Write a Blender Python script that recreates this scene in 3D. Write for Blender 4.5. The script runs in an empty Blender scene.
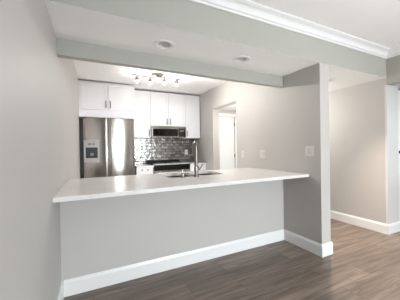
import bpy, bmesh, math, random
from mathutils import Vector, Matrix
random.seed(7)
S = bpy.context.scene
COL = S.collection
R = math.radians

# ------------------------------------------------------------------ camera
cam = bpy.data.cameras.new('camera')
cam.sensor_width = 36.0
cam.lens = 224.788 / 400 * 36
cam.clip_start = 0.02
cam.clip_end = 60
camo = bpy.data.objects.new('camera', cam)
COL.objects.link(camo)
camo.location = (0, 0, 1.25)
_yaw, _pit, _rol = R(25.926), R(-0.38), R(0.932)
_fwd = Vector((math.sin(_yaw), math.cos(_yaw), 0))
_rt = Vector((math.cos(_yaw), -math.sin(_yaw), 0))
_up = Vector((0, 0, 1))
_f2 = _fwd * math.cos(_pit) + _up * math.sin(_pit)
_u2 = -_fwd * math.sin(_pit) + _up * math.cos(_pit)
_r3 = _rt * math.cos(_rol) - _u2 * math.sin(_rol)
_u3 = _rt * math.sin(_rol) + _u2 * math.cos(_rol)
_m = Matrix((_r3, _u3, -_f2)).transposed().to_4x4()
_m.translation = Vector((0, 0, 1.25))
camo.matrix_world = _m
S.camera = camo

# ------------------------------------------------------------------ world, exposure
w = bpy.data.worlds.new('world')
S.world = w
w.use_nodes = True
w.node_tree.nodes['Background'].inputs[0].default_value = (0.85, 0.92, 1.0, 1)
w.node_tree.nodes['Background'].inputs[1].default_value = 1.0
S.view_settings.view_transform = 'Standard'
S.view_settings.look = 'None'
S.view_settings.exposure = 0.22
S.view_settings.gamma = 1.0
S.view_settings.use_curve_mapping = False


def area(name, loc, direction, sx, sy, power, color, spread=180):
    l = bpy.data.lights.new(name, 'AREA')
    l.shape = 'RECTANGLE'
    l.size, l.size_y = sx, sy
    l.energy = power
    l.color = color
    l.spread = R(spread)
    o = bpy.data.objects.new(name, l)
    o.location = loc
    o.rotation_euler = Vector(direction).to_track_quat('-Z', 'Y').to_euler()
    COL.objects.link(o)
    return o


# daylight through the windows of the living room behind the camera and of the room to the right, plus two added fill lights
area('window_daylight', (2.30, -3.9, 1.20), (-0.08, 1, -0.48), .7, 2.0, 158, (0.87, 0.945, 1.0), 115)
area('front_fill_uplight', (2.4, -1.1, 0.12), (0, 0.2, 1), 2.0, 2.2, 52, (0.98, 0.985, 1.0), 120)  # added upward fill behind the camera to brighten the ceilings
area('kitchen_fill_uplight', (1.2, 3.7, 0.06), (0, 0, 1), 1.8, 1.1, 15, (1.0, 0.97, 0.94))  # added fill hidden behind the half wall, lifts kitchen ceiling and walls
area('dining_daylight', (6.8, 0.0, 1.35), (-1, 0.0, 0.1), 2.6, 1.9, 18, (0.95, 0.98, 1.0))

# ------------------------------------------------------------------ key planes of the place (metres)
XL, XR, XR2, XH, XE = -0.244, 2.34, 2.495, 3.74, 4.05
YH, YW, YB2, YK = 1.69, 2.246, 2.295, 5.12
ZT, ZB, ZK, ZM, ZC = 2.20, 2.062, 2.52, 2.56, 0.924


# ------------------------------------------------------------------ materials
def nt(name):
    m = bpy.data.materials.new(name)
    m.use_nodes = True
    t = m.node_tree
    return m, t, t.nodes['Principled BSDF']


def srgb(r, g, b):
    def c(v):
        v /= 255
        return v / 12.92 if v < 0.04045 else ((v + 0.055) / 1.055) ** 2.4
    return (c(r), c(g), c(b), 1)


def paint(name, col, rough=0.6, bump=0.02, scale=220, var=0.02):
    m, t, b = nt(name)
    b.inputs['Roughness'].default_value = rough
    co = t.nodes.new('ShaderNodeTexCoord')
    n = t.nodes.new('ShaderNodeTexNoise')
    n.inputs['Scale'].default_value = 3.0
    mx = t.nodes.new('ShaderNodeMixRGB')
    mx.inputs[1].default_value = tuple(c * (1 - var) for c in col[:3]) + (1,)
    mx.inputs[2].default_value = tuple(min(1, c * (1 + var)) for c in col[:3]) + (1,)
    t.links.new(co.outputs['Object'], n.inputs['Vector'])
    t.links.new(n.outputs['Fac'], mx.inputs[0])
    t.links.new(mx.outputs[0], b.inputs['Base Color'])
    if bump:
        n2 = t.nodes.new('ShaderNodeTexNoise')
        n2.inputs['Scale'].default_value = scale
        bp = t.nodes.new('ShaderNodeBump')
        bp.inputs['Strength'].default_value = bump
        bp.inputs['Distance'].default_value = 0.002
        t.links.new(co.outputs['Object'], n2.inputs['Vector'])
        t.links.new(n2.outputs['Fac'], bp.inputs['Height'])
        t.links.new(bp.outputs['Normal'], b.inputs['Normal'])
    return m


def metal(name, col, rough=0.3, brushed=None, metallic=1.0):
    m, t, b = nt(name)
    b.inputs['Metallic'].default_value = metallic
    co = t.nodes.new('ShaderNodeTexCoord')
    mp = t.nodes.new('ShaderNodeMapping')
    mp.inputs['Scale'].default_value = brushed or (20, 20, 20)
    n = t.nodes.new('ShaderNodeTexNoise')
    n.inputs['Scale'].default_value = 8
    t.links.new(co.outputs['Object'], mp.inputs['Vector'])
    t.links.new(mp.outputs[0], n.inputs['Vector'])
    mr = t.nodes.new('ShaderNodeMapRange')
    mr.inputs['To Min'].default_value = rough * 0.85
    mr.inputs['To Max'].default_value = rough * 1.15
    t.links.new(n.outputs['Fac'], mr.inputs['Value'])
    t.links.new(mr.outputs[0], b.inputs['Roughness'])
    b.inputs['Base Color'].default_value = col
    return m


def floor_material():
    m, t, b = nt('floor_planks')
    co = t.nodes.new('ShaderNodeTexCoord')
    br = t.nodes.new('ShaderNodeTexBrick')
    br.offset = 0.37
    br.inputs['Scale'].default_value = 1.0
    br.inputs['Brick Width'].default_value = 1.22
    br.inputs['Row Height'].default_value = 0.178
    br.inputs['Mortar Size'].default_value = 0.0015
    br.inputs['Mortar Smooth'].default_value = 0.2
    br.inputs['Bias'].default_value = 0.0
    br.inputs['Color1'].default_value = (0, 0, 0, 1)
    br.inputs['Color2'].default_value = (1, 1, 1, 1)
    br.inputs['Mortar'].default_value = (0.5, 0.5, 0.5, 1)
    t.links.new(co.outputs['Object'], br.inputs['Vector'])
    mp = t.nodes.new('ShaderNodeMapping')
    mp.inputs['Scale'].default_value = (1.1, 13, 1)
    t.links.new(co.outputs['Object'], mp.inputs['Vector'])
    # offset grain per plank
    ad = t.nodes.new('ShaderNodeVectorMath')
    ad.operation = 'ADD'
    sc = t.nodes.new('ShaderNodeVectorMath')
    sc.operation = 'SCALE'
    sc.inputs['Scale'].default_value = 17.0
    t.links.new(br.outputs['Color'], sc.inputs[0])
    t.links.new(mp.outputs[0], ad.inputs[0])
    t.links.new(sc.outputs[0], ad.inputs[1])
    n = t.nodes.new('ShaderNodeTexNoise')
    n.inputs['Scale'].default_value = 1.6
    n.inputs['Detail'].default_value = 6
    n.inputs['Roughness'].default_value = 0.6
    n.inputs['Distortion'].default_value = 0.6
    t.links.new(ad.outputs[0], n.inputs['Vector'])
    cr = t.nodes.new('ShaderNodeValToRGB')
    cr.color_ramp.elements[0].position = 0.30
    cr.color_ramp.elements[0].color = FLOOR_DARK
    cr.color_ramp.elements[1].position = 0.74
    cr.color_ramp.elements[1].color = FLOOR_LIGHT
    t.links.new(n.outputs['Fac'], cr.inputs['Fac'])
    hs = t.nodes.new('ShaderNodeHueSaturation')
    mr = t.nodes.new('ShaderNodeMapRange')
    mr.inputs['To Min'].default_value = 0.80
    mr.inputs['To Max'].default_value = 1.12
    t.links.new(br.outputs['Color'], mr.inputs['Value'])
    t.links.new(mr.outputs[0], hs.inputs['Value'])
    t.links.new(cr.outputs[0], hs.inputs['Color'])
    mx = t.nodes.new('ShaderNodeMixRGB')
    mx.inputs[2].default_value = tuple(c * 0.5 for c in FLOOR_DARK[:3]) + (1,)
    t.links.new(br.outputs['Fac'], mx.inputs[0])
    t.links.new(hs.outputs[0], mx.inputs[1])
    t.links.new(mx.outputs[0], b.inputs['Base Color'])
    b.inputs['Roughness'].default_value = 0.42
    bp = t.nodes.new('ShaderNodeBump')
    bp.inputs['Strength'].default_value = 0.12
    bp.inputs['Distance'].default_value = 0.002
    t.links.new(n.outputs['Fac'], bp.inputs['Height'])
    t.links.new(bp.outputs['Normal'], b.inputs['Normal'])
    return m


def quartz_material():
    m, t, b = nt('white_quartz')
    co = t.nodes.new('ShaderNodeTexCoord')
    n = t.nodes.new('ShaderNodeTexNoise')
    n.inputs['Scale'].default_value = 60
    n.inputs['Detail'].default_value = 4
    n2 = t.nodes.new('ShaderNodeTexNoise')
    n2.inputs['Scale'].default_value = 2.5
    n2.inputs['Detail'].default_value = 5
    n2.inputs['Distortion'].default_value = 1.2
    mth = t.nodes.new('ShaderNodeMath')
    mth.operation = 'MULTIPLY_ADD'
    mth.inputs[1].default_value = 0.5
    t.links.new(co.outputs['Object'], n.inputs['Vector'])
    t.links.new(co.outputs['Object'], n2.inputs['Vector'])
    t.links.new(n.outputs['Fac'], mth.inputs[0])
    hl = t.nodes.new('ShaderNodeMath')
    hl.operation = 'MULTIPLY'
    hl.inputs[1].default_value = 0.5
    t.links.new(n2.outputs['Fac'], hl.inputs[0])
    t.links.new(hl.outputs[0], mth.inputs[2])
    cr = t.nodes.new('ShaderNodeValToRGB')
    cr.color_ramp.elements[0].position = 0.30
    cr.color_ramp.elements[0].color = srgb(218, 215, 212)
    cr.color_ramp.elements[1].position = 0.52
    cr.color_ramp.elements[1].color = srgb(232, 229, 226)
    t.links.new(mth.outputs[0], cr.inputs['Fac'])
    t.links.new(cr.outputs[0], b.inputs['Base Color'])
    b.inputs['Roughness'].default_value = 0.22
    return m


def add_aniso(m):
    t = m.node_tree
    b = t.nodes['Principled BSDF']
    b.inputs['Anisotropic'].default_value = 0.6
    b.inputs['Anisotropic Rotation'].default_value = ANISO
    tg = t.nodes.new('ShaderNodeTangent')
    tg.direction_type = 'RADIAL'
    tg.axis = 'Z'
    t.links.new(tg.outputs[0], b.inputs['Tangent'])
    return m


ANISO = 0.25


def tile_material():
    m, t, b = nt('backsplash_tiles')
    co = t.nodes.new('ShaderNodeTexCoord')
    sp = t.nodes.new('ShaderNodeSeparateXYZ')
    cb = t.nodes.new('ShaderNodeCombineXYZ')
    t.links.new(co.outputs['Object'], sp.inputs[0])
    t.links.new(sp.outputs['X'], cb.inputs['X'])
    t.links.new(sp.outputs['Z'], cb.inputs['Y'])
    br = t.nodes.new('ShaderNodeTexBrick')
    br.inputs['Scale'].default_value = 1.0
    br.inputs['Brick Width'].default_value = 0.11
    br.inputs['Row Height'].default_value = 0.066
    br.inputs['Mortar Size'].default_value = 0.006
    br.inputs['Mortar Smooth'].default_value = 0.3
    br.inputs['Color1'].default_value = (0, 0, 0, 1)
    br.inputs['Color2'].default_value = (1, 1, 1, 1)
    br.inputs['Mortar'].default_value = (0.5, 0.5, 0.5, 1)
    t.links.new(cb.outputs[0], br.inputs['Vector'])
    cr = t.nodes.new('ShaderNodeValToRGB')
    cr.color_ramp.elements[0].color = srgb(108, 104, 101)
    cr.color_ramp.elements[1].color = srgb(158, 153, 149)
    t.links.new(br.outputs['Color'], cr.inputs['Fac'])
    mx = t.nodes.new('ShaderNodeMixRGB')
    mx.inputs[2].default_value = srgb(98, 95, 92)
    t.links.new(br.outputs['Fac'], mx.inputs[0])
    t.links.new(cr.outputs[0], mx.inputs[1])
    t.links.new(mx.outputs[0], b.inputs['Base Color'])
    b.inputs['Roughness'].default_value = 0.2
    b.inputs['Metallic'].default_value = 0.5
    # hand-made glaze: each tile leans a little differently
    n = t.nodes.new('ShaderNodeTexNoise')
    n.inputs['Scale'].default_value = 13
    n.inputs['Detail'].default_value = 2
    t.links.new(cb.outputs[0], n.inputs['Vector'])
    m2 = t.nodes.new('ShaderNodeMath')
    m2.operation = 'SUBTRACT'
    t.links.new(n.outputs['Fac'], m2.inputs[0])
    t.links.new(br.outputs['Fac'], m2.inputs[1])
    bp = t.nodes.new('ShaderNodeBump')
    bp.inputs['Strength'].default_value = 0.8
    bp.inputs['Distance'].default_value = 0.006
    t.links.new(m2.outputs[0], bp.inputs['Height'])
    t.links.new(bp.outputs['Normal'], b.inputs['Normal'])
    return m


def emit(name, col, strength):
    m, t, b = nt(name)
    b.inputs['Base Color'].default_value = col
    b.inputs['Emission Color'].default_value = col
    b.inputs['Emission Strength'].default_value = strength
    return m


def glass_mat(name):
    m, t, b = nt(name)
    b.inputs['Base Color'].default_value = (0.95, 0.97, 0.97, 1)
    b.inputs['Transmission Weight'].default_value = 1.0
    b.inputs['Roughness'].default_value = 0.02
    return m


FLOOR_DARK = srgb(87, 75, 66)
FLOOR_LIGHT = srgb(144, 130, 118)
M = {}
M['wall'] = paint('greige_wall_paint', srgb(190, 187, 183), 0.55)
M['daylitwall'] = paint('wall_paint_daylight_tint', srgb(172, 172, 164), 0.55)  # wall paint with greenish daylight on header and beam mixed into the colour
M['ceil'] = paint('ceiling_paint', srgb(244, 243, 242), 0.8)
M['trim'] = paint('white_trim_paint', srgb(232, 232, 231), 0.35, 0)
M['post'] = paint('offwhite_casing_paint', srgb(212, 211, 208), 0.4, 0)
M['cab'] = paint('white_cabinet_lacquer', srgb(238, 238, 240), 0.35, 0, var=0.005)
M['floor'] = floor_material()
M['quartz'] = quartz_material()
M['tile'] = tile_material()
M['steel'] = metal('brushed_stainless_steel', srgb(178, 171, 165), 0.17, (60, 60, 1))
add_aniso(M['steel'])
M['steelh'] = metal('satin_steel_handle', srgb(205, 202, 198), 0.22)
M['rangesteel'] = metal('satin_range_steel', srgb(205, 202, 198), 0.5)
M['nickel'] = metal('brushed_nickel', srgb(135, 129, 122), 0.34)
M['chrome'] = metal('polished_chrome', srgb(150, 146, 141), 0.22)
M['sinksteel'] = metal('sink_steel', srgb(150, 146, 142), 0.3)
M['black'] = paint('black_plastic', srgb(20, 20, 21), 0.35, 0)
M['blackglass'] = paint('black_glass', srgb(9, 9, 10), 0.06, 0)
M['cooktop'] = paint('matt_black_ceramic', srgb(12, 12, 13), 0.35, 0)
M['cooktop'].node_tree.nodes['Principled BSDF'].inputs['Specular IOR Level'].default_value = 0.12
M['gap'] = paint('dark_rubber', srgb(30, 29, 29), 0.7, 0)
M['plate'] = paint('white_plastic_plate', srgb(216, 212, 207), 0.4, 0)
M['slot'] = paint('grey_plastic', srgb(120, 118, 115), 0.5, 0)
M['panelgrey'] = paint('light_grey_panel', srgb(172, 167, 163), 0.35, 0)
M['bulb'] = emit('lit_bulb', (1.0, 0.93, 0.84, 1), 6)
M['dimbulb'] = emit('dim_lens', (1.0, 0.95, 0.9, 1), .55)
M['offbulb'] = paint('frosted_lens', srgb(150, 146, 140), 0.4, 0)
M['brass'] = metal('aged_bronze', srgb(96, 84, 70), 0.35)
M['glass'] = glass_mat('window_glass')


# ------------------------------------------------------------------ mesh helpers
def box(bm, x0, x1, y0, y1, z0, z1, bevel=0.0, seg=2):
    mat = Matrix.Translation(((x0 + x1) / 2, (y0 + y1) / 2, (z0 + z1) / 2)) @ Matrix.Diagonal((abs(x1 - x0), abs(y1 - y0), abs(z1 - z0), 1))
    g = bmesh.ops.create_cube(bm, size=1, matrix=mat)
    if bevel:
        vs = set(g['verts'])
        es = [e for e in bm.edges if e.verts[0] in vs and e.verts[1] in vs]
        bmesh.ops.bevel(bm, geom=es, offset=bevel, segments=seg, affect='EDGES', profile=0.5)


def tube(bm, pts, r, seg=12, closed_caps=True):
    pts = [Vector(p) for p in pts]
    rs = r if isinstance(r, (list, tuple)) else [r] * len(pts)
    rings = []
    prev = None
    for i, p in enumerate(pts):
        if i == 0:
            d = pts[1] - pts[0]
        elif i == len(pts) - 1:
            d = pts[-1] - pts[-2]
        else:
            d = (pts[i + 1] - p).normalized() + (p - pts[i - 1]).normalized()
        d.normalize()
        if prev is None:
            a = Vector((0, 0, 1)) if abs(d.z) < 0.9 else Vector((1, 0, 0))
            n = d.cross(a).normalized()
        else:
            n = (prev - d * prev.dot(d)).normalized()
        prev = n
        b = d.cross(n)
        rings.append([bm.verts.new(p + (n * math.cos(t) + b * math.sin(t)) * rs[i]) for t in [2 * math.pi * k / seg for k in range(seg)]])
    for a, b in zip(rings, rings[1:]):
        for k in range(seg):
            bm.faces.new((a[k], a[(k + 1) % seg], b[(k + 1) % seg], b[k]))
    if closed_caps:
        bm.faces.new(rings[0][::-1])
        bm.faces.new(rings[-1])


def lathe(bm, prof, c, seg=32, axis='Z', cap=True):
    """prof: list of (radius, height) about an axis through c"""
    c = Vector(c)
    rings = []
    for r, h in prof:
        ring = []
        for k in range(seg):
            t = 2 * math.pi * k / seg
            if axis == 'Z':
                v = Vector((r * math.cos(t), r * math.sin(t), h))
            elif axis == 'Y':
                v = Vector((r * math.cos(t), h, r * math.sin(t)))
            else:
                v = Vector((h, r * math.cos(t), r * math.sin(t)))
            ring.append(bm.verts.new(c + v))
        rings.append(ring)
    for a, b in zip(rings, rings[1:]):
        for k in range(seg):
            bm.faces.new((a[k], a[(k + 1) % seg], b[(k + 1) % seg], b[k]))
    if cap:
        bm.faces.new(rings[0][::-1])
        bm.faces.new(rings[-1])


def obj(name, bm, m, parent=None, smooth=False):
    bmesh.ops.recalc_face_normals(bm, faces=bm.faces)
    me = bpy.data.meshes.new(name)
    bm.to_mesh(me)
    bm.free()
    me.materials.append(m)
    if smooth:
        for p in me.polygons:
            p.use_smooth = True
        me.set_sharp_from_angle(angle=R(40))
    o = bpy.data.objects.new(name, me)
    COL.objects.link(o)
    if parent:
        o.parent = parent
        o.matrix_parent_inverse = world_of(parent).inverted()
    return o


def world_of(o):
    m = Matrix.LocRotScale(o.location, o.rotation_euler, o.scale)
    if o.parent:
        return world_of(o.parent) @ o.matrix_parent_inverse @ m
    return m


def thing(name, label, cat, loc=(0, 0, 0), group=None):
    o = bpy.data.objects.new(name, None)
    o.empty_display_size = 0.1
    o.location = loc
    COL.objects.link(o)
    o['label'] = label
    o['category'] = cat
    if group:
        o['group'] = group
    return o


def tag(o, label, cat, group=None):
    o['label'] = label
    o['category'] = cat
    if group:
        o['group'] = group
    return o


def struct(name, boxes, m, label=None, bevel=0.0):
    bm = bmesh.new()
    for b in boxes:
        box(bm, *b, bevel=bevel)
    o = obj(name, bm, m)
    o['kind'] = 'structure'
    if label:
        o['label'] = label
    return o


def B(*args, **k):
    bm = bmesh.new()
    box(bm, *args, **k)
    return bm


def dup(root, offset, label=None):
    r = root.copy()
    COL.objects.link(r)
    r.location = root.location + Vector(offset)
    if label:
        r['label'] = label
    for ch in list(root.children):
        c = ch.copy()
        COL.objects.link(c)
        c.parent = r
        c.matrix_parent_inverse = ch.matrix_parent_inverse.copy()
        for g in ch.children:
            d = g.copy()
            COL.objects.link(d)
            d.parent = c
            d.matrix_parent_inverse = g.matrix_parent_inverse.copy()
    return r


# ------------------------------------------------------------------ the shell
XF, YBK = 7.0, -4.0
struct('floor', [(XL - .1, XF, YBK - .1, YK + .1, -0.1, 0)], M['floor'], 'grey-brown wood-look plank floor')
struct('ceiling', [(XL - .1, XF, YBK - .1, YH, ZM, ZM + .1)], M['ceil'], 'flat white ceiling of the front room')
struct('ceiling_kitchen', [(XL - .1, XR, YB2, YK + .1, ZK, ZK + .1)], M['ceil'], 'kitchen ceiling with the spotlight bar')
tray = struct('ceiling_lowered', [(XL - .1, XR, YH + .0005, YB2 - .06, ZT, ZT + .1)], M['ceil'], 'lowered ceiling over the peninsula')
hallc = struct('ceiling_hallway', [(XR2 - .002, XF, YH + .0005, YK + .1, ZT, ZT + .1)], M['ceil'], 'lowered ceiling of the hallway')
struct('wall_left', [(XL - .1, XL, YBK, YK + .1, 0, ZM)], M['wall'], 'long plain greige wall on the left')
XK = -.178   # the wall steps in at the back edge of the countertop
bm = bmesh.new()
_a = [bm.verts.new((x, y, 0)) for x, y in ((XL, 2.3), (XK, 4.4), (XK, YK), (XL, YK))]
_b = [bm.verts.new((v.co.x, v.co.y, ZK)) for v in _a]
for i in range(4):
    bm.faces.new((_a[i], _a[(i + 1) % 4], _b[(i + 1) % 4], _b[i]))
bm.faces.new(_a[::-1]); bm.faces.new(_b)
def obj_later(bm):
    o = obj('wall_left_kitchen', bm, M['wall']); o['kind'] = 'structure'
    o['label'] = 'left kitchen wall beside the refrigerator'
obj_later(bm)
struct('wall_back_kitchen', [(XL, XR, YK, YK + .1, 0, ZK)], M['wall'], 'kitchen wall behind the range')
# header face and the shallow beam over the half wall
struct('wall_header', [(XL, XH - .0005, YH, YH + .012, ZT + .0005, ZM + .1)], M['daylitwall'], 'header face over the peninsula, daylight tint in its colour')
struct('wall_beam', [(XL, XR, YW - .02, YB2, ZB, ZK + .1)], M['daylitwall'], 'shallow beam between lowered ceiling and kitchen')
struct('wall_half', [(XL, XR, YW, YW + .114, 0, ZC - .035)], M['wall'], 'half wall under the peninsula countertop')
# wing wall with the opening into the hallway
OY0, OY1, OZ = 3.315, 4.165, 2.09
struct('wall_right_kitchen', [(XR, XR2, YH, OY0, 0, ZT + .0), (XR, XR2, OY0, OY1, OZ, ZT), (XR, XR2, OY1, YK + .1, 0, ZT),
                               (XR, XR2, YB2, YK + .1, ZT, ZK + .1)], M['wall'], 'greige wall between kitchen and hallway with a square opening')
YE = 4.85
DX0, DX1, DZ = 2.66, 3.38, 2.06
struct('wall_hallway_end', [(XR2, DX0, YE, YE + .1, 0, ZT), (DX1, XH, YE, YE + .1, 0, ZT), (DX0, DX1, YE, YE + .1, DZ, ZT)], M['wall'], 'end wall of the hallway')
# hallway right wall: ends in a post at the header line; lintel towards the camera
struct('wall_right_hallway', [(XH, XH + .1, YH + .0205, YK + .1, 0, ZT)], M['wall'], 'greige hallway wall on the right')
struct('wall_right_front', [(XH, XH + .12, YBK, YH - .001, 2.105, ZM + .1), (XH, XH + .12, YBK, -0.6, 0, 2.105)], M['daylitwall'], 'wall above the wide opening on the right')
struct('wall_dining_back', [(XE + .86, XF, YH + .02, YH + .12, 0, ZM), (XH + .002, XE + .86, YH - .001, YH + .12, 2.105, ZM)], M['wall'], 'wall of the room at far right')
struct('wall_dining_side', [(XF, XF + .1, YBK, -1.5, 0, ZM), (XF, XF + .1, 1.5, YH + .1, 0, ZM), (XF, XF + .1, -1.5, 1.5, 0, .35), (XF, XF + .1, -1.5, 1.5, 2.3, ZM)], M['wall'])
struct('wall_behind_camera', [(XL, 1.85, YBK - .1, YBK, 0, ZM), (2.75, XF, YBK - .1, YBK, 0, ZM), (1.85, 2.75, YBK - .1, YBK, 0, .1), (1.85, 2.75, YBK - .1, YBK, 2.3, ZM)], M['wall'])
# white trimmed end of the hallway wall
struct('trim_1', [(XH, XE, YH - .002, YH + .02, 0, 2.103)], M['post'], 'white casing face on the end of the hallway wall')


def window(name, x0, x1, y0, y1, z0, z1, axis):
    bm = bmesh.new()
    fw = .05
    if axis == 'X':
        box(bm, x0, x1, y0, y1, z0, z0 + fw); box(bm, x0, x1, y0, y1, z1 - fw, z1)
        box(bm, x0, x0 + fw, y0, y1, z0, z1); box(bm, x1 - fw, x1, y0, y1, z0, z1)
        box(bm, (x0 + x1) / 2 - .03, (x0 + x1) / 2 + .03, y0, y1, z0, z1)
        gl = B(x0 + fw, x1 - fw, (y0 + y1) / 2 - .003, (y0 + y1) / 2 + .003, z0 + fw, z1 - fw)
    else:
        box(bm, x0, x1, y0, y1, z0, z0 + fw); box(bm, x0, x1, y0, y1, z1 - fw, z1)
        box(bm, x0, x1, y0, y0 + fw, z0, z1); box(bm, x0, x1, y1 - fw, y1, z0, z1)
        box(bm, x0, x1, (y0 + y1) / 2 - .03, (y0 + y1) / 2 + .03, z0, z1)
        gl = B((x0 + x1) / 2 - .003, (x0 + x1) / 2 + .003, y0 + fw, y1 - fw, z0 + fw, z1 - fw)
    f = obj(name, bm, M['trim'])
    f['kind'] = 'structure'
    g = obj('window_pane', gl, M['glass'], f)


window('window_1', 1.85, 2.75, YBK - .08, YBK - .02, .1, 2.3, 'X')
window('window_2', XF + .02, XF + .08, -1.5, 1.5, .35, 2.3, 'Y')


# baseboards: profile extruded along a run, face normal n
def baseboard(name, p0, p1, n, h=.14, th=.016, label=None):
    p0, p1, n = Vector((*p0, 0)), Vector((*p1, 0)), Vector((*n, 0))
    prof = [(0, 0), (th, 0), (th, h - .025), (th * .55, h - .008), (th * .35, h), (0, h)]
    bm = bmesh.new()
    ra = [bm.verts.new(p0 + n * a + Vector((0, 0, b))) for a, b in prof]
    rb = [bm.verts.new(p1 + n * a + Vector((0, 0, b))) for a, b in prof]
    k = len(prof)
    for i in range(k):
        bm.faces.new((ra[i], ra[(i + 1) % k], rb[(i + 1) % k], rb[i]))
    bm.faces.new(ra[::-1]); bm.faces.new(rb)
    o = obj(name, bm, M['trim'])
    o['kind'] = 'structure'
    if label:
        o['label'] = label
    return o


T = .016
baseboard('baseboard_half_wall', (XL + T, YW), (XR - T, YW), (0, -1), label='white baseboard along the half wall')
baseboard('baseboard_left', (XL, YBK), (XL, YW), (1, 0), label='white baseboard on the left wall')
baseboard('baseboard_wing', (XR, YH), (XR, YW), (-1, 0), label='white baseboard on the left face of the short wall')
baseboard('baseboard_wing_end', (XR - T, YH), (XR2 + T, YH), (0, -1), label='white baseboard around the end of the short wall')
baseboard('baseboard_wing_hallway', (XR2, YH), (XR2, OY0), (1, 0))
baseboard('baseboard_hallway', (XH, YH + .0), (XH, YE), (-1, 0), label='white baseboard along the hallway wall')
baseboard('baseboard_hallway_end', (XH - T, YH - .002), (XE, YH - .002), (0, -1), label='white baseboard on the end of the hallway wall')


# crown moulding
def crown(name, p0, p1, n, z, label, h=.10, d=.085, m0=0, m1=0):
    p0, p1, n = Vector((*p0, 0)), Vector((*p1, 0)), Vector((*n, 0))
    along = (p1 - p0).normalized()
    prof = [(0, -h), (.012, -h), (.016, -h + .016), (.028, -h + .022)]
    for i in range(7):
        t = i / 6
        prof.append((.028 + (d - .045) * (1 - math.cos(t * math.pi / 2)), -h + .024 + (h - .048) * math.sin(t * math.pi / 2)))
    prof += [(d - .012, -.020), (d, -.014), (d, 0), (0, 0)]
    bm = bmesh.new()
    ra = [bm.verts.new(p0 + along * (m0 * a) + n * a + Vector((0, 0, z + b))) for a, b in prof]
    rb = [bm.verts.new(p1 + along * (m1 * a) + n * a + Vector((0, 0, z + b))) for a, b in prof]
    k = len(prof)
    for i in range(k):
        bm.faces.new((ra[i], ra[(i + 1) % k], rb[(i + 1) % k], rb[i]))
    bm.faces.new(ra[::-1]); bm.faces.new(rb)
    o = obj(name, bm, M['trim'])
    o['kind'] = 'structure'
    o['label'] = label
    return o


crown('trim_2', (XL, YH), (XH, YH), (0, -1), ZM, 'white crown moulding above the header', m1=-1)
crown('trim_3', (XH, YH), (XH, YBK), (-1, 0), ZM, 'white crown moulding running towards the camera at right', m0=1)

# hallway door (white slab in its frame, facing the camera)
dr = obj('door_1', B(DX0 + .02, DX1 - .02, YE + .01, YE + .045, .01, DZ - .02, bevel=.002), M['trim'])
dr['kind'] = 'structure'; dr['label'] = 'white hallway door seen through the opening'
bm = bmesh.new()
cw = .07
box(bm, DX0 - cw, DX0 + .012, YE - .02, YE, 0, DZ + cw, bevel=.003)
box(bm, DX1 - .012, DX1 + cw, YE - .02, YE, 0, DZ + cw, bevel=.003)
box(bm, DX0 + .012, DX1 - .012, YE - .02, YE, DZ - .012, DZ + cw, bevel=.003)
obj('door_casing', bm, M['trim'], dr)
bm = bmesh.new()
for z in (.25, 1.05, 1.86):
    box(bm, DX1 - .03, DX1 - .012, YE - .004, YE + .012, z - .045, z + .045)
hg = obj('door_hinge', bm, M['brass'], dr)
bm = bmesh.new()
lathe(bm, [(.001, -.06), (.022, -.058), (.027, -.04), (.018, -.025), (.010, -.02), (.010, 0), (.028, 0), (.028, .008)], (DX0 + .09, YE + .004, .98), axis='Y', seg=20)
obj('door_knob', bm, M['brass'], dr, True)
# white door of the room at far right, only its knob edge shows
dr2 = obj('door_2', B(XE + .02, XE + .84, YH + .05, YH + .09, .01, 2.08, bevel=.002), M['trim'])
dr2['kind'] = 'structure'; dr2['label'] = 'white door at the far right edge'
bm = bmesh.new()
lathe(bm, [(.001, -.06), (.022, -.058), (.027, -.04), (.018, -.025), (.010, -.02), (.010, 0), (.028, 0), (.028, .008)], (XE + .07, YH + .044, 1.15), axis='Y', seg=20)
obj('door_knob', bm, M['brass'], dr2, True)
struct('wall_dining_jamb', [(XH + .1, XE + .0, YH + .02, YH + .3, 0, 2.105)], M['wall'])

# backsplash
bs = struct('wall_backsplash', [(.80, XR, YK - .012, YK, .90, 1.52)], M['tile'], 'glossy grey tile backsplash')


# ------------------------------------------------------------------ cabinets
def shaker(x0, x1, z0, z1, yf, th=.02, rail=.062, depth=.012):
    """shaker door facing -Y with front plane at yf"""
    bm = bmesh.new()
    box(bm, x0, x1, yf, yf + th, z0, z1)
    f = min(bm.faces, key=lambda f: f.calc_center_median().y)
    bmesh.ops.inset_individual(bm, faces=[f], thickness=rail, depth=0)
    r = bmesh.ops.extrude_discrete_faces(bm, faces=[f])
    nf = r['faces'][0]
    bmesh.ops.translate(bm, verts=nf.verts, vec=(0, depth, 0))
    return bm


def pull(xc, z0, z1, yf, horizontal=False, rad=.0075):
    bm = bmesh.new()
    so = .032
    pts = []
    n = 8
    if horizontal:
        a, b = z0, z1   # used as x range, xc = z height
        pts = [(a + .004, yf, xc), (a + .006, yf - so * .7, xc), (a + .018, yf - so, xc), (b - .018, yf - so, xc), (b - .006, yf - so * .7, xc), (b - .004, yf, xc)]
    else:
        pts = [(xc, yf, z0 + .004), (xc, yf - so * .7, z0 + .006), (xc, yf - so, z0 + .018), (xc, yf - so, z1 - .018), (xc, yf - so * .7, z1 - .006), (xc, yf, z1 - .004)]
    tube(bm, pts, rad, 10)
    return bm


def hang(door, bm):
    return obj('handle', bm, M['nickel'], door, True)


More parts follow.
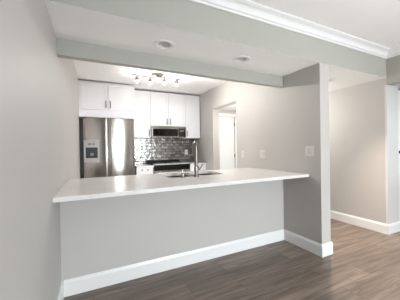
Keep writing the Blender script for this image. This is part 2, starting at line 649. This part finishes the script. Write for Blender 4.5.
# over-fridge cabinet
FY = 4.50
t = thing('fridge_cabinet', 'white two-door cabinet fixed above the steel refrigerator', 'cabinet', (0.29, FY + .3, 1.86))
bm = bmesh.new()
box(bm, -.155, .79, FY + .02, YK - .002, 1.985, 2.475)
box(bm, -.155, .79, FY + .004, FY + .03, 1.85, 1.985)
box(bm, XK + .001, -.155, FY + .004, FY + .05, 1.85, 2.475)
obj('body', bm, M['cab'], t)
obj('crown_strip', B(XK + .001, .79, FY - .004, FY + .03, 2.475, 2.49), M['cab'], t)
d1 = obj('door', shaker(-.150, .298, 1.99, 2.47, FY), M['cab'], t)
d2 = obj('door', shaker(.307, .784, 1.99, 2.47, FY), M['cab'], t)
hang(d1, pull(.268, 2.03, 2.16, FY)); hang(d2, pull(.345, 2.03, 2.16, FY))

UY, UB, UT = 4.76, 1.495, 2.485


def upper(x0, x1, zb, zt, doors, label, handles):
    t = thing('wall_cabinet', label, 'cabinet', ((x0 + x1) / 2, UY + .18, zb), 'white wall cabinets')
    obj('body', B(x0 + .0015, x1 - .0015, UY + .02, YK - .002 - (.011 if zb < 1.52 else 0), zb, zt), M['cab'], t)
    ds = []
    for (a, b) in doors:
        ds.append(obj('door', shaker(a + .004, b - .004, zb + .004, zt - .006, UY, rail=.057), M['cab'], t))
    for k, x in handles:
        hang(ds[k], pull(x, zb + .04, zb + .165, UY))
    return t


upper(.81, 1.16, UB, UT, [(.81, 1.16)], 'tall single-door white wall cabinet left of the microwave', [(0, 1.125)])
upper(1.16, 1.955, 1.752, UT, [(1.16, 1.557), (1.557, 1.955)], 'short two-door white wall cabinet directly above the microwave', [(0, 1.52), (1, 1.594)])
upper(1.955, 2.325, UB, UT, [(1.955, 2.325)], 'tall single-door white wall cabinet right of the microwave', [(0, 1.99)])

# microwave
MX0, MX1, MZ0, MZ1, MY = 1.163, 1.952, 1.50, 1.748, 4.72
t = thing('microwave', 'stainless over-range microwave with black glass door', 'microwave', ((MX0 + MX1) / 2, 4.9, MZ0))
obj('body', B(MX0, MX1, MY + .03, YK - .014, MZ0, MZ1, bevel=.004), M['steel'], t)
dd = obj('door', B(MX0, 1.775, MY, MY + .03, MZ0 + .012, MZ1 - .042, bevel=.004), M['steel'], t)
obj('window', B(MX0 + .03, 1.765, MY - .004, MY + .004, MZ0 + .03, MZ1 - .058, bevel=.002), M['blackglass'], dd)
bm = bmesh.new(); tube(bm, [(1.745, MY, MZ0 + .035), (1.745, MY - .03, MZ0 + .05), (1.745, MY - .03, MZ1 - .08), (1.745, MY, MZ1 - .065)], .007, 10)
obj('handle', bm, M['black'], dd, True)
cp = obj('control_panel', B(1.777, MX1 - .02, MY, MY + .03, MZ0 + .022, MZ1 - .05, bevel=.003), M['blackglass'], t)
bm = bmesh.new()
for r in range(4):
    for c in range(3):
        box(bm, 1.80 + c * .036, 1.826 + c * .036, MY - .002, MY + .002, MZ0 + .04 + r * .022, MZ0 + .053 + r * .022)
obj('keypad', bm, M['gap'], cp)
obj('display', B(1.80, 1.90, MY - .002, MY + .002, MZ0 + .137, MZ0 + .165), M['slot'], cp)
bm = bmesh.new()
box(bm, MX0, MX1, MY, MY + .03, MZ1 - .04, MZ1, bevel=.003)
for k in range(24):
    x = MX0 + .03 + k * .031
    box(bm, x, x + .022, MY - .003, MY + .002, MZ1 - .026, MZ1 - .020)
obj('vent_grille', bm, M['steel'], t)
obj('trim_strip', B(MX1 - .018, MX1, MY, MY + .03, MZ0, MZ1 - .042), M['steel'], t)


# base cabinets either side of the range
def base_cabinet(x0, x1, label, knobs):
    t = thing('base_cabinet', label, 'cabinet', ((x0 + x1) / 2, 4.8, 0), 'white base cabinets beside the range')
    bm = bmesh.new()
    box(bm, x0, x1, 4.53, YK - .014, .10, ZC - .035)
    box(bm, x0, x1, 4.59, YK - .014, 0, .10)
    obj('body', bm, M['cab'], t)
    d = obj('drawer', shaker(x0 + .004, x1 - .004, .75, .88, 4.51, rail=.03, depth=.004), M['cab'], t)
    for kx in knobs:
        bm = bmesh.new()
        lathe(bm, [(.006, 0), (.006, -.014), (.014, -.018), (.015, -.026), (.008, -.030)], (kx, 4.51, .838), axis='Y', seg=16)
        obj('knob', bm, M['nickel'], d, True)
    d = obj('door', shaker(x0 + .004, x1 - .004, .11, .742, 4.51), M['cab'], t)
    hang(d, pull(x1 - .035, .58, .70, 4.51))


base_cabinet(.80, 1.135, 'white base cabinet with two drawer knobs between refrigerator and range', (.91, 1.02))
base_cabinet(1.945, XR - .002, 'narrow white base cabinet right of the range, behind the faucet', (2.14,))
o = obj('countertop', B(.80, 1.137, 4.475, YK - .014, ZC - .034, ZC, bevel=.004), M['quartz'])
tag(o, 'short white countertop piece between refrigerator and range', 'countertop')
o = obj('countertop', B(1.943, XR - .002, 4.475, YK - .014, ZC - .034, ZC, bevel=.004), M['quartz'])
tag(o, 'short white countertop piece right of the range, in the corner', 'countertop')

# range
RX0, RX1, RY = 1.142, 1.938, 4.50
t = thing('kitchen_range', 'stainless electric range with black oven door between the white base cabinets', 'range', ((RX0 + RX1) / 2, 4.8, 0))
bm = bmesh.new()
box(bm, RX0, RX1, RY + .03, YK - .016, .08, .915)
box(bm, RX0 + .03, RX1 - .03, RY + .08, YK - .02, 0, .08)
obj('body', bm, M['steel'], t)
ct = obj('cooktop', B(RX0, RX1 - .06, RY + .10, YK - .09, .915, .952, bevel=.003), M['cooktop'], t)
for (x, y, r) in [(1.33, 4.73, .09), (1.33, 4.92, .07), (1.68, 4.73, .07), (1.68, 4.92, .09)]:
    bm = bmesh.new()
    lathe(bm, [(r, 0), (r, .0015), (r - .004, .0015), (r - .004, 0)], (x, y, .952), seg=36, cap=False)
    obj('burner_ring', bm, M['slot'], ct)
obj('rear_rail', B(RX0, RX1 - .03, YK - .085, YK - .03, .915, 1.0, bevel=.004), M['cooktop'], t)
obj('rear_trim', B(RX0, RX1, YK - .030, YK - .016, .915, .985, bevel=.004), M['steelh'], t)
bm = bmesh.new()
vs = [(RY - .010, .928), (RY + .03, .928), (RY + .10, .928), (RY + .10, .954), (RY + .06, .954), (RY - .010, .940)]
a = [bm.verts.new((RX0, y, z)) for y, z in vs]; b = [bm.verts.new((RX1, y, z)) for y, z in vs]
for i in range(len(vs)):
    bm.faces.new((a[i], a[(i + 1) % 6], b[(i + 1) % 6], b[i]))
bm.faces.new(a[::-1]); bm.faces.new(b)
cp = obj('control_panel', bm, M['rangesteel'], t)
for k in range(5):
    bm = bmesh.new()
    x = 1.27 + k * .135
    c = Vector((x, RY + .03, .948)); n = Vector((0, -.35, .93)).normalized()
    tube(bm, [c - n * .004, c + n * .02, c + n * .022], [.020, .018, .014], 20)
    obj('knob', bm, M['steelh'], cp, True)
od = obj('oven_door', B(RX0 + .004, RX1 - .004, RY - .008, RY + .03, .27, .926, bevel=.004), M['steel'], t)
obj('window', B(RX0 + .006, RX1 - .006, RY - .014, RY + .002, .812, .925, bevel=.003), M['cooktop'], od)
obj('lower_window', B(RX0 + .10, RX1 - .10, RY - .012, RY + .002, .36, .66, bevel=.003), M['blackglass'], od)
bm = bmesh.new(); tube(bm, [(RX0 + .05, RY - .01, .770), (RX0 + .05, RY - .045, .770), (RX0 + .055, RY - .055, .770), (RX1 - .055, RY - .055, .770), (RX1 - .05, RY - .045, .770), (RX1 - .05, RY - .01, .770)], .012, 12)
obj('handle', bm, M['steelh'], od, True)
obj('drawer', B(RX0 + .004, RX1 - .004, RY - .004, RY + .03, .09, .262, bevel=.004), M['steel'], t)

# ------------------------------------------------------------------ refrigerator
t = thing('refrigerator', 'stainless french-door refrigerator with water dispenser in its left door', 'refrigerator', (.31, 4.8, 0))
FX0, FX1, FM, FT, FF = -.116, .772, .300, 1.835, 4.47
obj('body', B(XK + .004, FX1 - .005, FF + .075, YK - .05, .03, FT - .015, bevel=.004), M['black'], t)
for x in (FX0 + .08, FX1 - .08):
    for y in (FF + .12, YK - .12):
        bm = bmesh.new()
        lathe(bm, [(.02, 0), (.02, .035)], (x, y, 0), seg=14)
        obj('foot', bm, M['gap'], t)


def fridge_door(x0, x1, z0, z1, bulge=.034):
    """slightly bowed door front"""
    bm = bmesh.new()
    n = 16
    rows = []
    for z in (z0, z1):
        row = []
        for i in range(n + 1):
            s = i / n
            x = x0 + (x1 - x0) * s
            y = FF + bulge * (2 * (x - FX0) / (FX1 - FX0) - 1) ** 2 + (.008 if i in (0, n) else 0)
            row.append(bm.verts.new((x, y, z)))
        row.append(bm.verts.new((x1, FF + .068, z)))
        row.append(bm.verts.new((x0, FF + .068, z)))
        rows.append(row)
    k = len(rows[0])
    for i in range(k):
        bm.faces.new((rows[0][i], rows[0][(i + 1) % k], rows[1][(i + 1) % k], rows[1][i]))
    bm.faces.new(rows[0][::-1]); bm.faces.new(rows[1])
    return bm


def fhandle(x, z0, z1):
    bm = bmesh.new()
    pts = [(x, FF + .005, z0 + .03), (x, FF - .04, z0 + .03)]
    zz = [z0 + (z1 - z0) * i / 12 for i in range(13)]
    bar = bmesh.new()
    tube(bar, [(x, FF - .045 - .012 * math.sin(math.pi * i / 12), z) for i, z in enumerate(zz)], .013, 12)
    tube(bar, [(x, FF + .012, z0 + .04), (x, FF - .047, z0 + .04)], .009, 10)
    tube(bar, [(x, FF + .012, z1 - .04), (x, FF - .047, z1 - .04)], .009, 10)
    bm.free()
    return bar


ld = obj('door', fridge_door(FX0, FM - .003, .72, FT), M['steel'], t, True)
rd = obj('door', fridge_door(FM + .003, FX1, .72, FT), M['steel'], t, True)
obj('handle', fhandle(.250, .80, 1.70), M['steelh'], ld, True)
obj('handle', fhandle(.350, .80, 1.70), M['steelh'], rd, True)
fd = obj('freezer_drawer', fridge_door(FX0, FX1, .06, .712), M['steel'], t, True)
bm = bmesh.new(); tube(bm, [(FX0 + .06, FF + .01, .63), (FX0 + .06, FF - .045, .63), (FX0 + .08, FF - .05, .63), (FX1 - .08, FF - .05, .63), (FX1 - .06, FF - .045, .63), (FX1 - .06, FF + .01, .63)], .013, 12)
obj('handle', bm, M['steelh'], fd, True)
# dispenser: frame with a dark niche, paddle and tray
dx0, dx1, dz0, dz1 = -.108, .140, 1.035, 1.435
bm = bmesh.new()
yf = FF - .010
box(bm, dx0, dx0 + .028, yf, FF + .02, dz0, dz1); box(bm, dx1 - .028, dx1, yf, FF + .02, dz0, dz1)
box(bm, dx0 + .028, dx1 - .028, yf, FF + .02, dz0, dz0 + .03)
dp = obj('dispenser', bm, M['panelgrey'], t)
obj('control_panel', B(dx0 + .028, dx1 - .028, yf, FF + .02, 1.30, dz1, bevel=.003), M['panelgrey'], dp)
obj('niche', B(dx0 + .028, dx1 - .028, FF - .001, FF + .02, dz0 + .03, 1.30), M['black'], dp)
bm = bmesh.new()
box(bm, -.045, .015, yf - .001, yf + .004, 1.345, 1.375); box(bm, .03, .07, yf - .001, yf + .004, 1.345, 1.375)
obj('display', bm, M['slot'], dp)
bm = bmesh.new()
box(bm, -.01, .045, FF - .012, FF, 1.15, 1.20, bevel=.006)
obj('paddle', bm, M['slot'], dp)
obj('drip_tray', B(dx0 + .03, dx1 - .03, FF - .018, FF + .005, dz0 + .012, dz0 + .075, bevel=.004), M['panelgrey'], dp)
for x in (FX0 + .05, FX1 - .06):
    obj('hinge_cap', B(x - .04, x + .04, FF + .03, FF + .11, FT - .018, FT + .004, bevel=.004), M['gap'], t)

# ------------------------------------------------------------------ peninsula countertop with sink cut-outs
CY0, CY1 = 1.843, 2.965


def rounded_prism(x0, x1, y0, y1, z0, z1, r, seg=6, inset=0.0):
    bm = bmesh.new()
    def ring(z, ins):
        out = []
        for (cx, cy, a0) in [(x1 - r, y1 - r, 0), (x0 + r, y1 - r, 90), (x0 + r, y0 + r, 180), (x1 - r, y0 + r, 270)]:
            for k in range(seg + 1):
                a = R(a0 + 90 * k / seg)
                out.append(bm.verts.new((cx + (r - ins) * math.cos(a), cy + (r - ins) * math.sin(a), z)))
        return out
    a = ring(z0, inset); b = ring(z1, 0)
    n = len(a)
    for i in range(n):
        bm.faces.new((a[i], a[(i + 1) % n], b[(i + 1) % n], b[i]))
    return bm, a, b


BOWLS = [(.80, 1.165, 2.42, 2.86), (1.195, 1.53, 2.42, 2.86)]
top = obj('countertop', B(XL + .001, XR - .001, CY0, CY1, ZC - .034, ZC, bevel=.003), M['quartz'])
for (x0, x1, y0, y1) in BOWLS:
    bm, a, b = rounded_prism(x0, x1, y0, y1, ZC - .1, ZC + .1, .06)
    bm.faces.new(a[::-1]); bm.faces.new(b)
    cut = obj('cutter', bm, M['quartz'])
    md = top.modifiers.new('cut', 'BOOLEAN'); md.object = cut; md.operation = 'DIFFERENCE'; md.solver = 'EXACT'
    dg = bpy.context.evaluated_depsgraph_get()
    me = bpy.data.meshes.new_from_object(top.evaluated_get(dg))
    top.modifiers.clear()
    top.data = me
    bpy.data.objects.remove(cut)
me.name = 'countertop'
tag(top, 'long white quartz peninsula countertop resting on the half wall', 'countertop')

t = thing('kitchen_sink', 'undermount stainless double-bowl sink set in the peninsula countertop', 'sink', (1.165, 2.64, ZC - .25))
for (x0, x1, y0, y1) in BOWLS:
    bm, a, b = rounded_prism(x0 - .004, x1 + .004, y0 - .004, y1 + .004, ZC - .23, ZC - .035, .064, inset=.02)
    bm.faces.new(a[::-1])
    bw = obj('bowl', bm, M['sinksteel'], t, True)
    sm = bw.modifiers.new('thick', 'SOLIDIFY'); sm.thickness = .003; sm.offset = 1
    bm = bmesh.new()
    lathe(bm, [(.001, .004), (.030, .004), (.042, .006), (.045, .001), (.045, 0)], ((x0 + x1) / 2, (y0 + y1) / 2, ZC - .229), seg=28)
    obj('drain', bm, M['chrome'], bw, True)

# faucet
fx, fy = 1.095, 2.36
t = thing('kitchen_faucet', 'tall brushed nickel pull-down faucet standing beside the sink', 'faucet', (fx, fy, ZC))
bm = bmesh.new()
lathe(bm, [(.034, 0), (.034, .006), (.028, .014), (.025, .02), (.025, .11), (.022, .125), (.016, .13)], (fx, fy, ZC), seg=28)
obj('base', bm, M['chrome'], t, True)
bm = bmesh.new()
dirx, diry = .20, .98
pts = [(fx, fy, ZC + .12), (fx, fy, ZC + .24), (fx, fy, ZC + .34)]
rr = .05
for k in range(1, 13):
    a = math.pi * k / 12
    q = rr * (1 - math.cos(a)); pts.append((fx + dirx * q, fy + diry * q, ZC + .34 + rr * math.sin(a)))
tube(bm, pts, .022, 16)
spout = obj('spout', bm, M['nickel'], t, True)
ex, ey = pts[-1][0], pts[-1][1]
bm = bmesh.new()
lathe(bm, [(.020, .0), (.023, -.01), (.024, -.05), (.025, -.10), (.022, -.105)], (ex, ey, ZC + .342), seg=24)
sh = obj('spray_head', bm, M['nickel'], t, True)
obj('spray_button', B(ex - .009, ex + .009, ey - .026, ey - .018, ZC + .265, ZC + .31, bevel=.002), M['black'], sh)
bm = bmesh.new()
tube(bm, [(fx + .02, fy, ZC + .085), (fx + .045, fy, ZC + .085), (fx + .048, fy, ZC + .085)], [.016, .016, .012], 16)
tube(bm, [(fx + .040, fy, ZC + .088), (fx + .065, fy - .005, ZC + .115), (fx + .085, fy - .01, ZC + .15)], [.008, .007, .006], 10)
obj('lever', bm, M['chrome'], t, True)

# soap dispenser
sx, sy = .925, 2.36
t = thing('soap_dispenser', 'short brushed nickel soap pump left of the tall faucet', 'soap dispenser', (sx, sy, ZC))
bm = bmesh.new()
lathe(bm, [(.024, 0), (.024, .005), (.019, .010), (.019, .050), (.010, .055), (.008, .075)], (sx, sy, ZC), seg=24)
obj('base', bm, M['chrome'], t, True)
bm = bmesh.new()
lathe(bm, [(.008, 0), (.014, .003), (.014, .014), (.004, .018)], (sx, sy, ZC + .074), seg=20)
tube(bm, [(sx, sy, ZC + .082), (sx, sy + .04, ZC + .085), (sx, sy + .075, ZC + .080), (sx, sy + .082, ZC + .070)], [.006, .006, .005, .005], 10)
obj('pump', bm, M['chrome'], t, True)


# ------------------------------------------------------------------ wall plates
def plate(name, label, cat, c, n, w_, h_, kind, gangs=1):
    """c = centre on the wall, n = facing ('-X', '+X', '-Y')"""
    t = thing(name, label, cat, c)
    def tb(u0, u1, v0, v1, d0, d1, bv=.0):
        x, y, z = c
        if n == '-X':
            return (x - d1, x - d0, y + u0, y + u1, z + v0, z + v1)
        if n == '+X':
            return (x + d0, x + d1, y + u0, y + u1, z + v0, z + v1)
        return (x + u0, x + u1, y - d1, y - d0, z + v0, z + v1)
    obj('plate', B(*tb(-w_ / 2, w_ / 2, -h_ / 2, h_ / 2, 0, .006), bevel=.002), M['plate'], t)
    for g in range(gangs):
        u = (g - (gangs - 1) / 2) * .046
        if kind == 'switch':
            obj('rocker', B(*tb(u - .016, u + .016, -.033, .033, .005, .012), bevel=.002), M['plate'], t)
        else:
            f = obj('socket', B(*tb(u - .016, u + .016, -.033, .033, .005, .008), bevel=.002), M['plate'], t)
            for v in (-.018, .012):
                bm = bmesh.new()
                box(bm, *tb(u - .008, u - .005, v, v + .010, .007, .0085))
                box(bm, *tb(u + .005, u + .008, v, v + .010, .007, .0085))
                obj('receptacle_slots', bm, M['gap'], f)
    return t


plate('light_switch', 'double white light switch near the right end of the countertop', 'light switch', (XR, 1.83, 1.20), '-X', .12, .12, 'switch', 2)
plate('light_switch', 'double white plate on the wall midway along the peninsula countertop', 'light switch', (XR, 2.64, 1.15), '-X', .12, .12, 'switch', 2)
plate('wall_outlet', 'single white outlet just in front of the hallway opening', 'outlet', (XR, 3.13, 1.145), '-X', .075, .12, 'outlet')
plate('wall_outlet', 'white outlet on the grey tile backsplash above the range', 'outlet', (2.105, YK - .012, 1.17), '-Y', .078, .12, 'outlet')
plate('wall_outlet', 'single outlet on the left wall above the countertop end', 'outlet', (XL, 2.74, 1.165), '+X', .075, .12, 'outlet')

# ------------------------------------------------------------------ track light on the kitchen ceiling
TY = 3.72
t = thing('ceiling_spotlight_bar', 'wavy nickel bar of four lit spotlights on the kitchen ceiling', 'ceiling light', (1.04, TY, ZK))
bm = bmesh.new()
box(bm, .95, 1.13, TY - .055, TY + .055, ZK - .028, ZK, bevel=.008)
tube(bm, [(1.04, TY, ZK - .02), (1.04, TY, ZK - .055)], .012, 12)
obj('canopy', bm, M['nickel'], t)
bm = bmesh.new()
bar = []
for i in range(41):
    s = i / 40
    x = .62 + .83 * s
    bar.append((x, TY + .055 * math.sin(s * 2 * math.pi), ZK - .055))
tube(bm, bar, .009, 10)
obj('bar', bm, M['nickel'], t, True)
for x in (.70, .92, 1.145, 1.362):
    s = (x - .62) / .83
    y = TY + .055 * math.sin(s * 2 * math.pi)
    bm = bmesh.new()
    tube(bm, [(x, y, ZK - .05), (x, y, ZK - .085)], .006, 10)
    lathe(bm, [(.012, -.075), (.024, -.085), (.030, -.125), (.033, -.145), (.029, -.145), (.024, -.11), (.01, -.10)], (x, y, ZK), seg=24, cap=False)
    hd = obj('spot_head', bm, M['nickel'], t, True)
    bm = bmesh.new()
    lathe(bm, [(.002, -.180), (.016, -.177), (.026, -.166), (.030, -.150), (.026, -.132), (.012, -.118)], (x, y, ZK), seg=24)
    obj('bulb', bm, M['bulb'], hd, True)
    l = bpy.data.lights.new('spot_bulb_light', 'POINT')
    l.energy = {.70: .8, .92: 1.2, 1.145: 2.2, 1.362: 5.5}[x]
    l.color = (1.0, 0.95, 0.90)
    l.shadow_soft_size = .03
    lo = bpy.data.objects.new('spot_bulb_light', l)
    lo.location = (x, y, ZK - .215)
    COL.objects.link(lo)
    l = bpy.data.lights.new('spot_beam', 'SPOT')
    l.energy = {.70: 5, .92: 8, 1.145: 20, 1.362: 40}[x]
    l.color = (1.0, 0.96, 0.92)
    l.spot_size = R(150); l.spot_blend = 1.0; l.shadow_soft_size = .03
    lo = bpy.data.objects.new('spot_beam', l)
    lo.location = (x, y, ZK - .215)
    up = lo.copy()
    up.data = lo.data.copy()
    up.name = up.data.name = 'spot_uplight'
    up.data.energy = 3.5
    up.data.spot_size = R(155)
    up.rotation_euler = (R(180), 0, 0)
    COL.objects.link(up)
    lo.rotation_euler = Vector({.70: (.1, -.7, -.8), .92: (.2, -.6, -.8), 1.145: (.2, -.8, -.5), 1.362: (.65, -.45, -.4)}[x]).to_track_quat('-Z', 'Y').to_euler()
    COL.objects.link(lo)


# recessed cans
def can(x, y, label, lit=False):
    t = thing('recessed_light', label, 'ceiling light', (x, y, ZT), 'recessed ceiling lights')
    bm = bmesh.new()
    lathe(bm, [(.060, -.001), (.075, -.006), (.092, -.006), (.096, 0), (.060, 0)], (x, y, ZT), seg=40, cap=False)
    obj('trim_ring', bm, M['trim'], t, True)
    bm = bmesh.new()
    lathe(bm, [(.062, -.002), (.052, .045), (.048, .09)], (x, y, ZT), seg=40, cap=False)
    obj('baffle', bm, M['trim'], t, True)
    bm = bmesh.new()
    lathe(bm, [(.002, .062), (.030, .066), (.044, .08), (.046, .09)], (x, y, ZT), seg=30)
    obj('lamp', bm, M['dimbulb'] if lit else M['offbulb'], t, True)
    return t


cans = [(.62, 1.985, 'unlit round recessed light nearer the left wall in the lowered ceiling', False),
        (1.475, 1.975, 'unlit round recessed light nearer the short wall in the lowered ceiling', False),
        (3.08, 2.09, 'small round recessed light in the hallway ceiling behind the short wall', True)]
for x, y, lb, lit in cans:
    can(x, y, lb, lit)
# holes for the cans
for x, y, lb, lit in cans:
    tray_ = hallc if lit else tray
    bm = bmesh.new()
    lathe(bm, [(.0625, -.2), (.0625, .095)], (x, y, ZT), seg=40)
    cut = obj('cutter', bm, M['ceil'])
    md = tray_.modifiers.new('cut', 'BOOLEAN'); md.object = cut; md.operation = 'DIFFERENCE'; md.solver = 'EXACT'
    dg = bpy.context.evaluated_depsgraph_get()
    me = bpy.data.meshes.new_from_object(tray_.evaluated_get(dg))
    tray_.modifiers.clear()
    tray_.data = me
    bpy.data.objects.remove(cut)
for hx, hy, hz, he, hs in ((3.08, 2.09, ZT - .02, 215, .05), (3.05, 3.1, 1.85, 26, .25), (2.95, 3.9, 1.75, 6, .15)):  # recessed can spot first; both points are unseen fill added for the hallway
    l = bpy.data.lights.new('hallway_can_and_fill_light', 'POINT' if hz < 2 else 'SPOT')
    if hz > 2:
        l.spot_size = R(84); l.spot_blend = 1.0
    l.shadow_soft_size = hs; l.energy = he; l.color = (1.0, .95, .89) if hz < 2 else (1.0, .83, .69)
    lo = bpy.data.objects.new('hallway_can_and_fill_light', l)
    lo.location = (hx, hy, hz)
    if hz > 2:
        lo.rotation_euler = (R(-22), R(2), 0)
    COL.objects.link(lo)
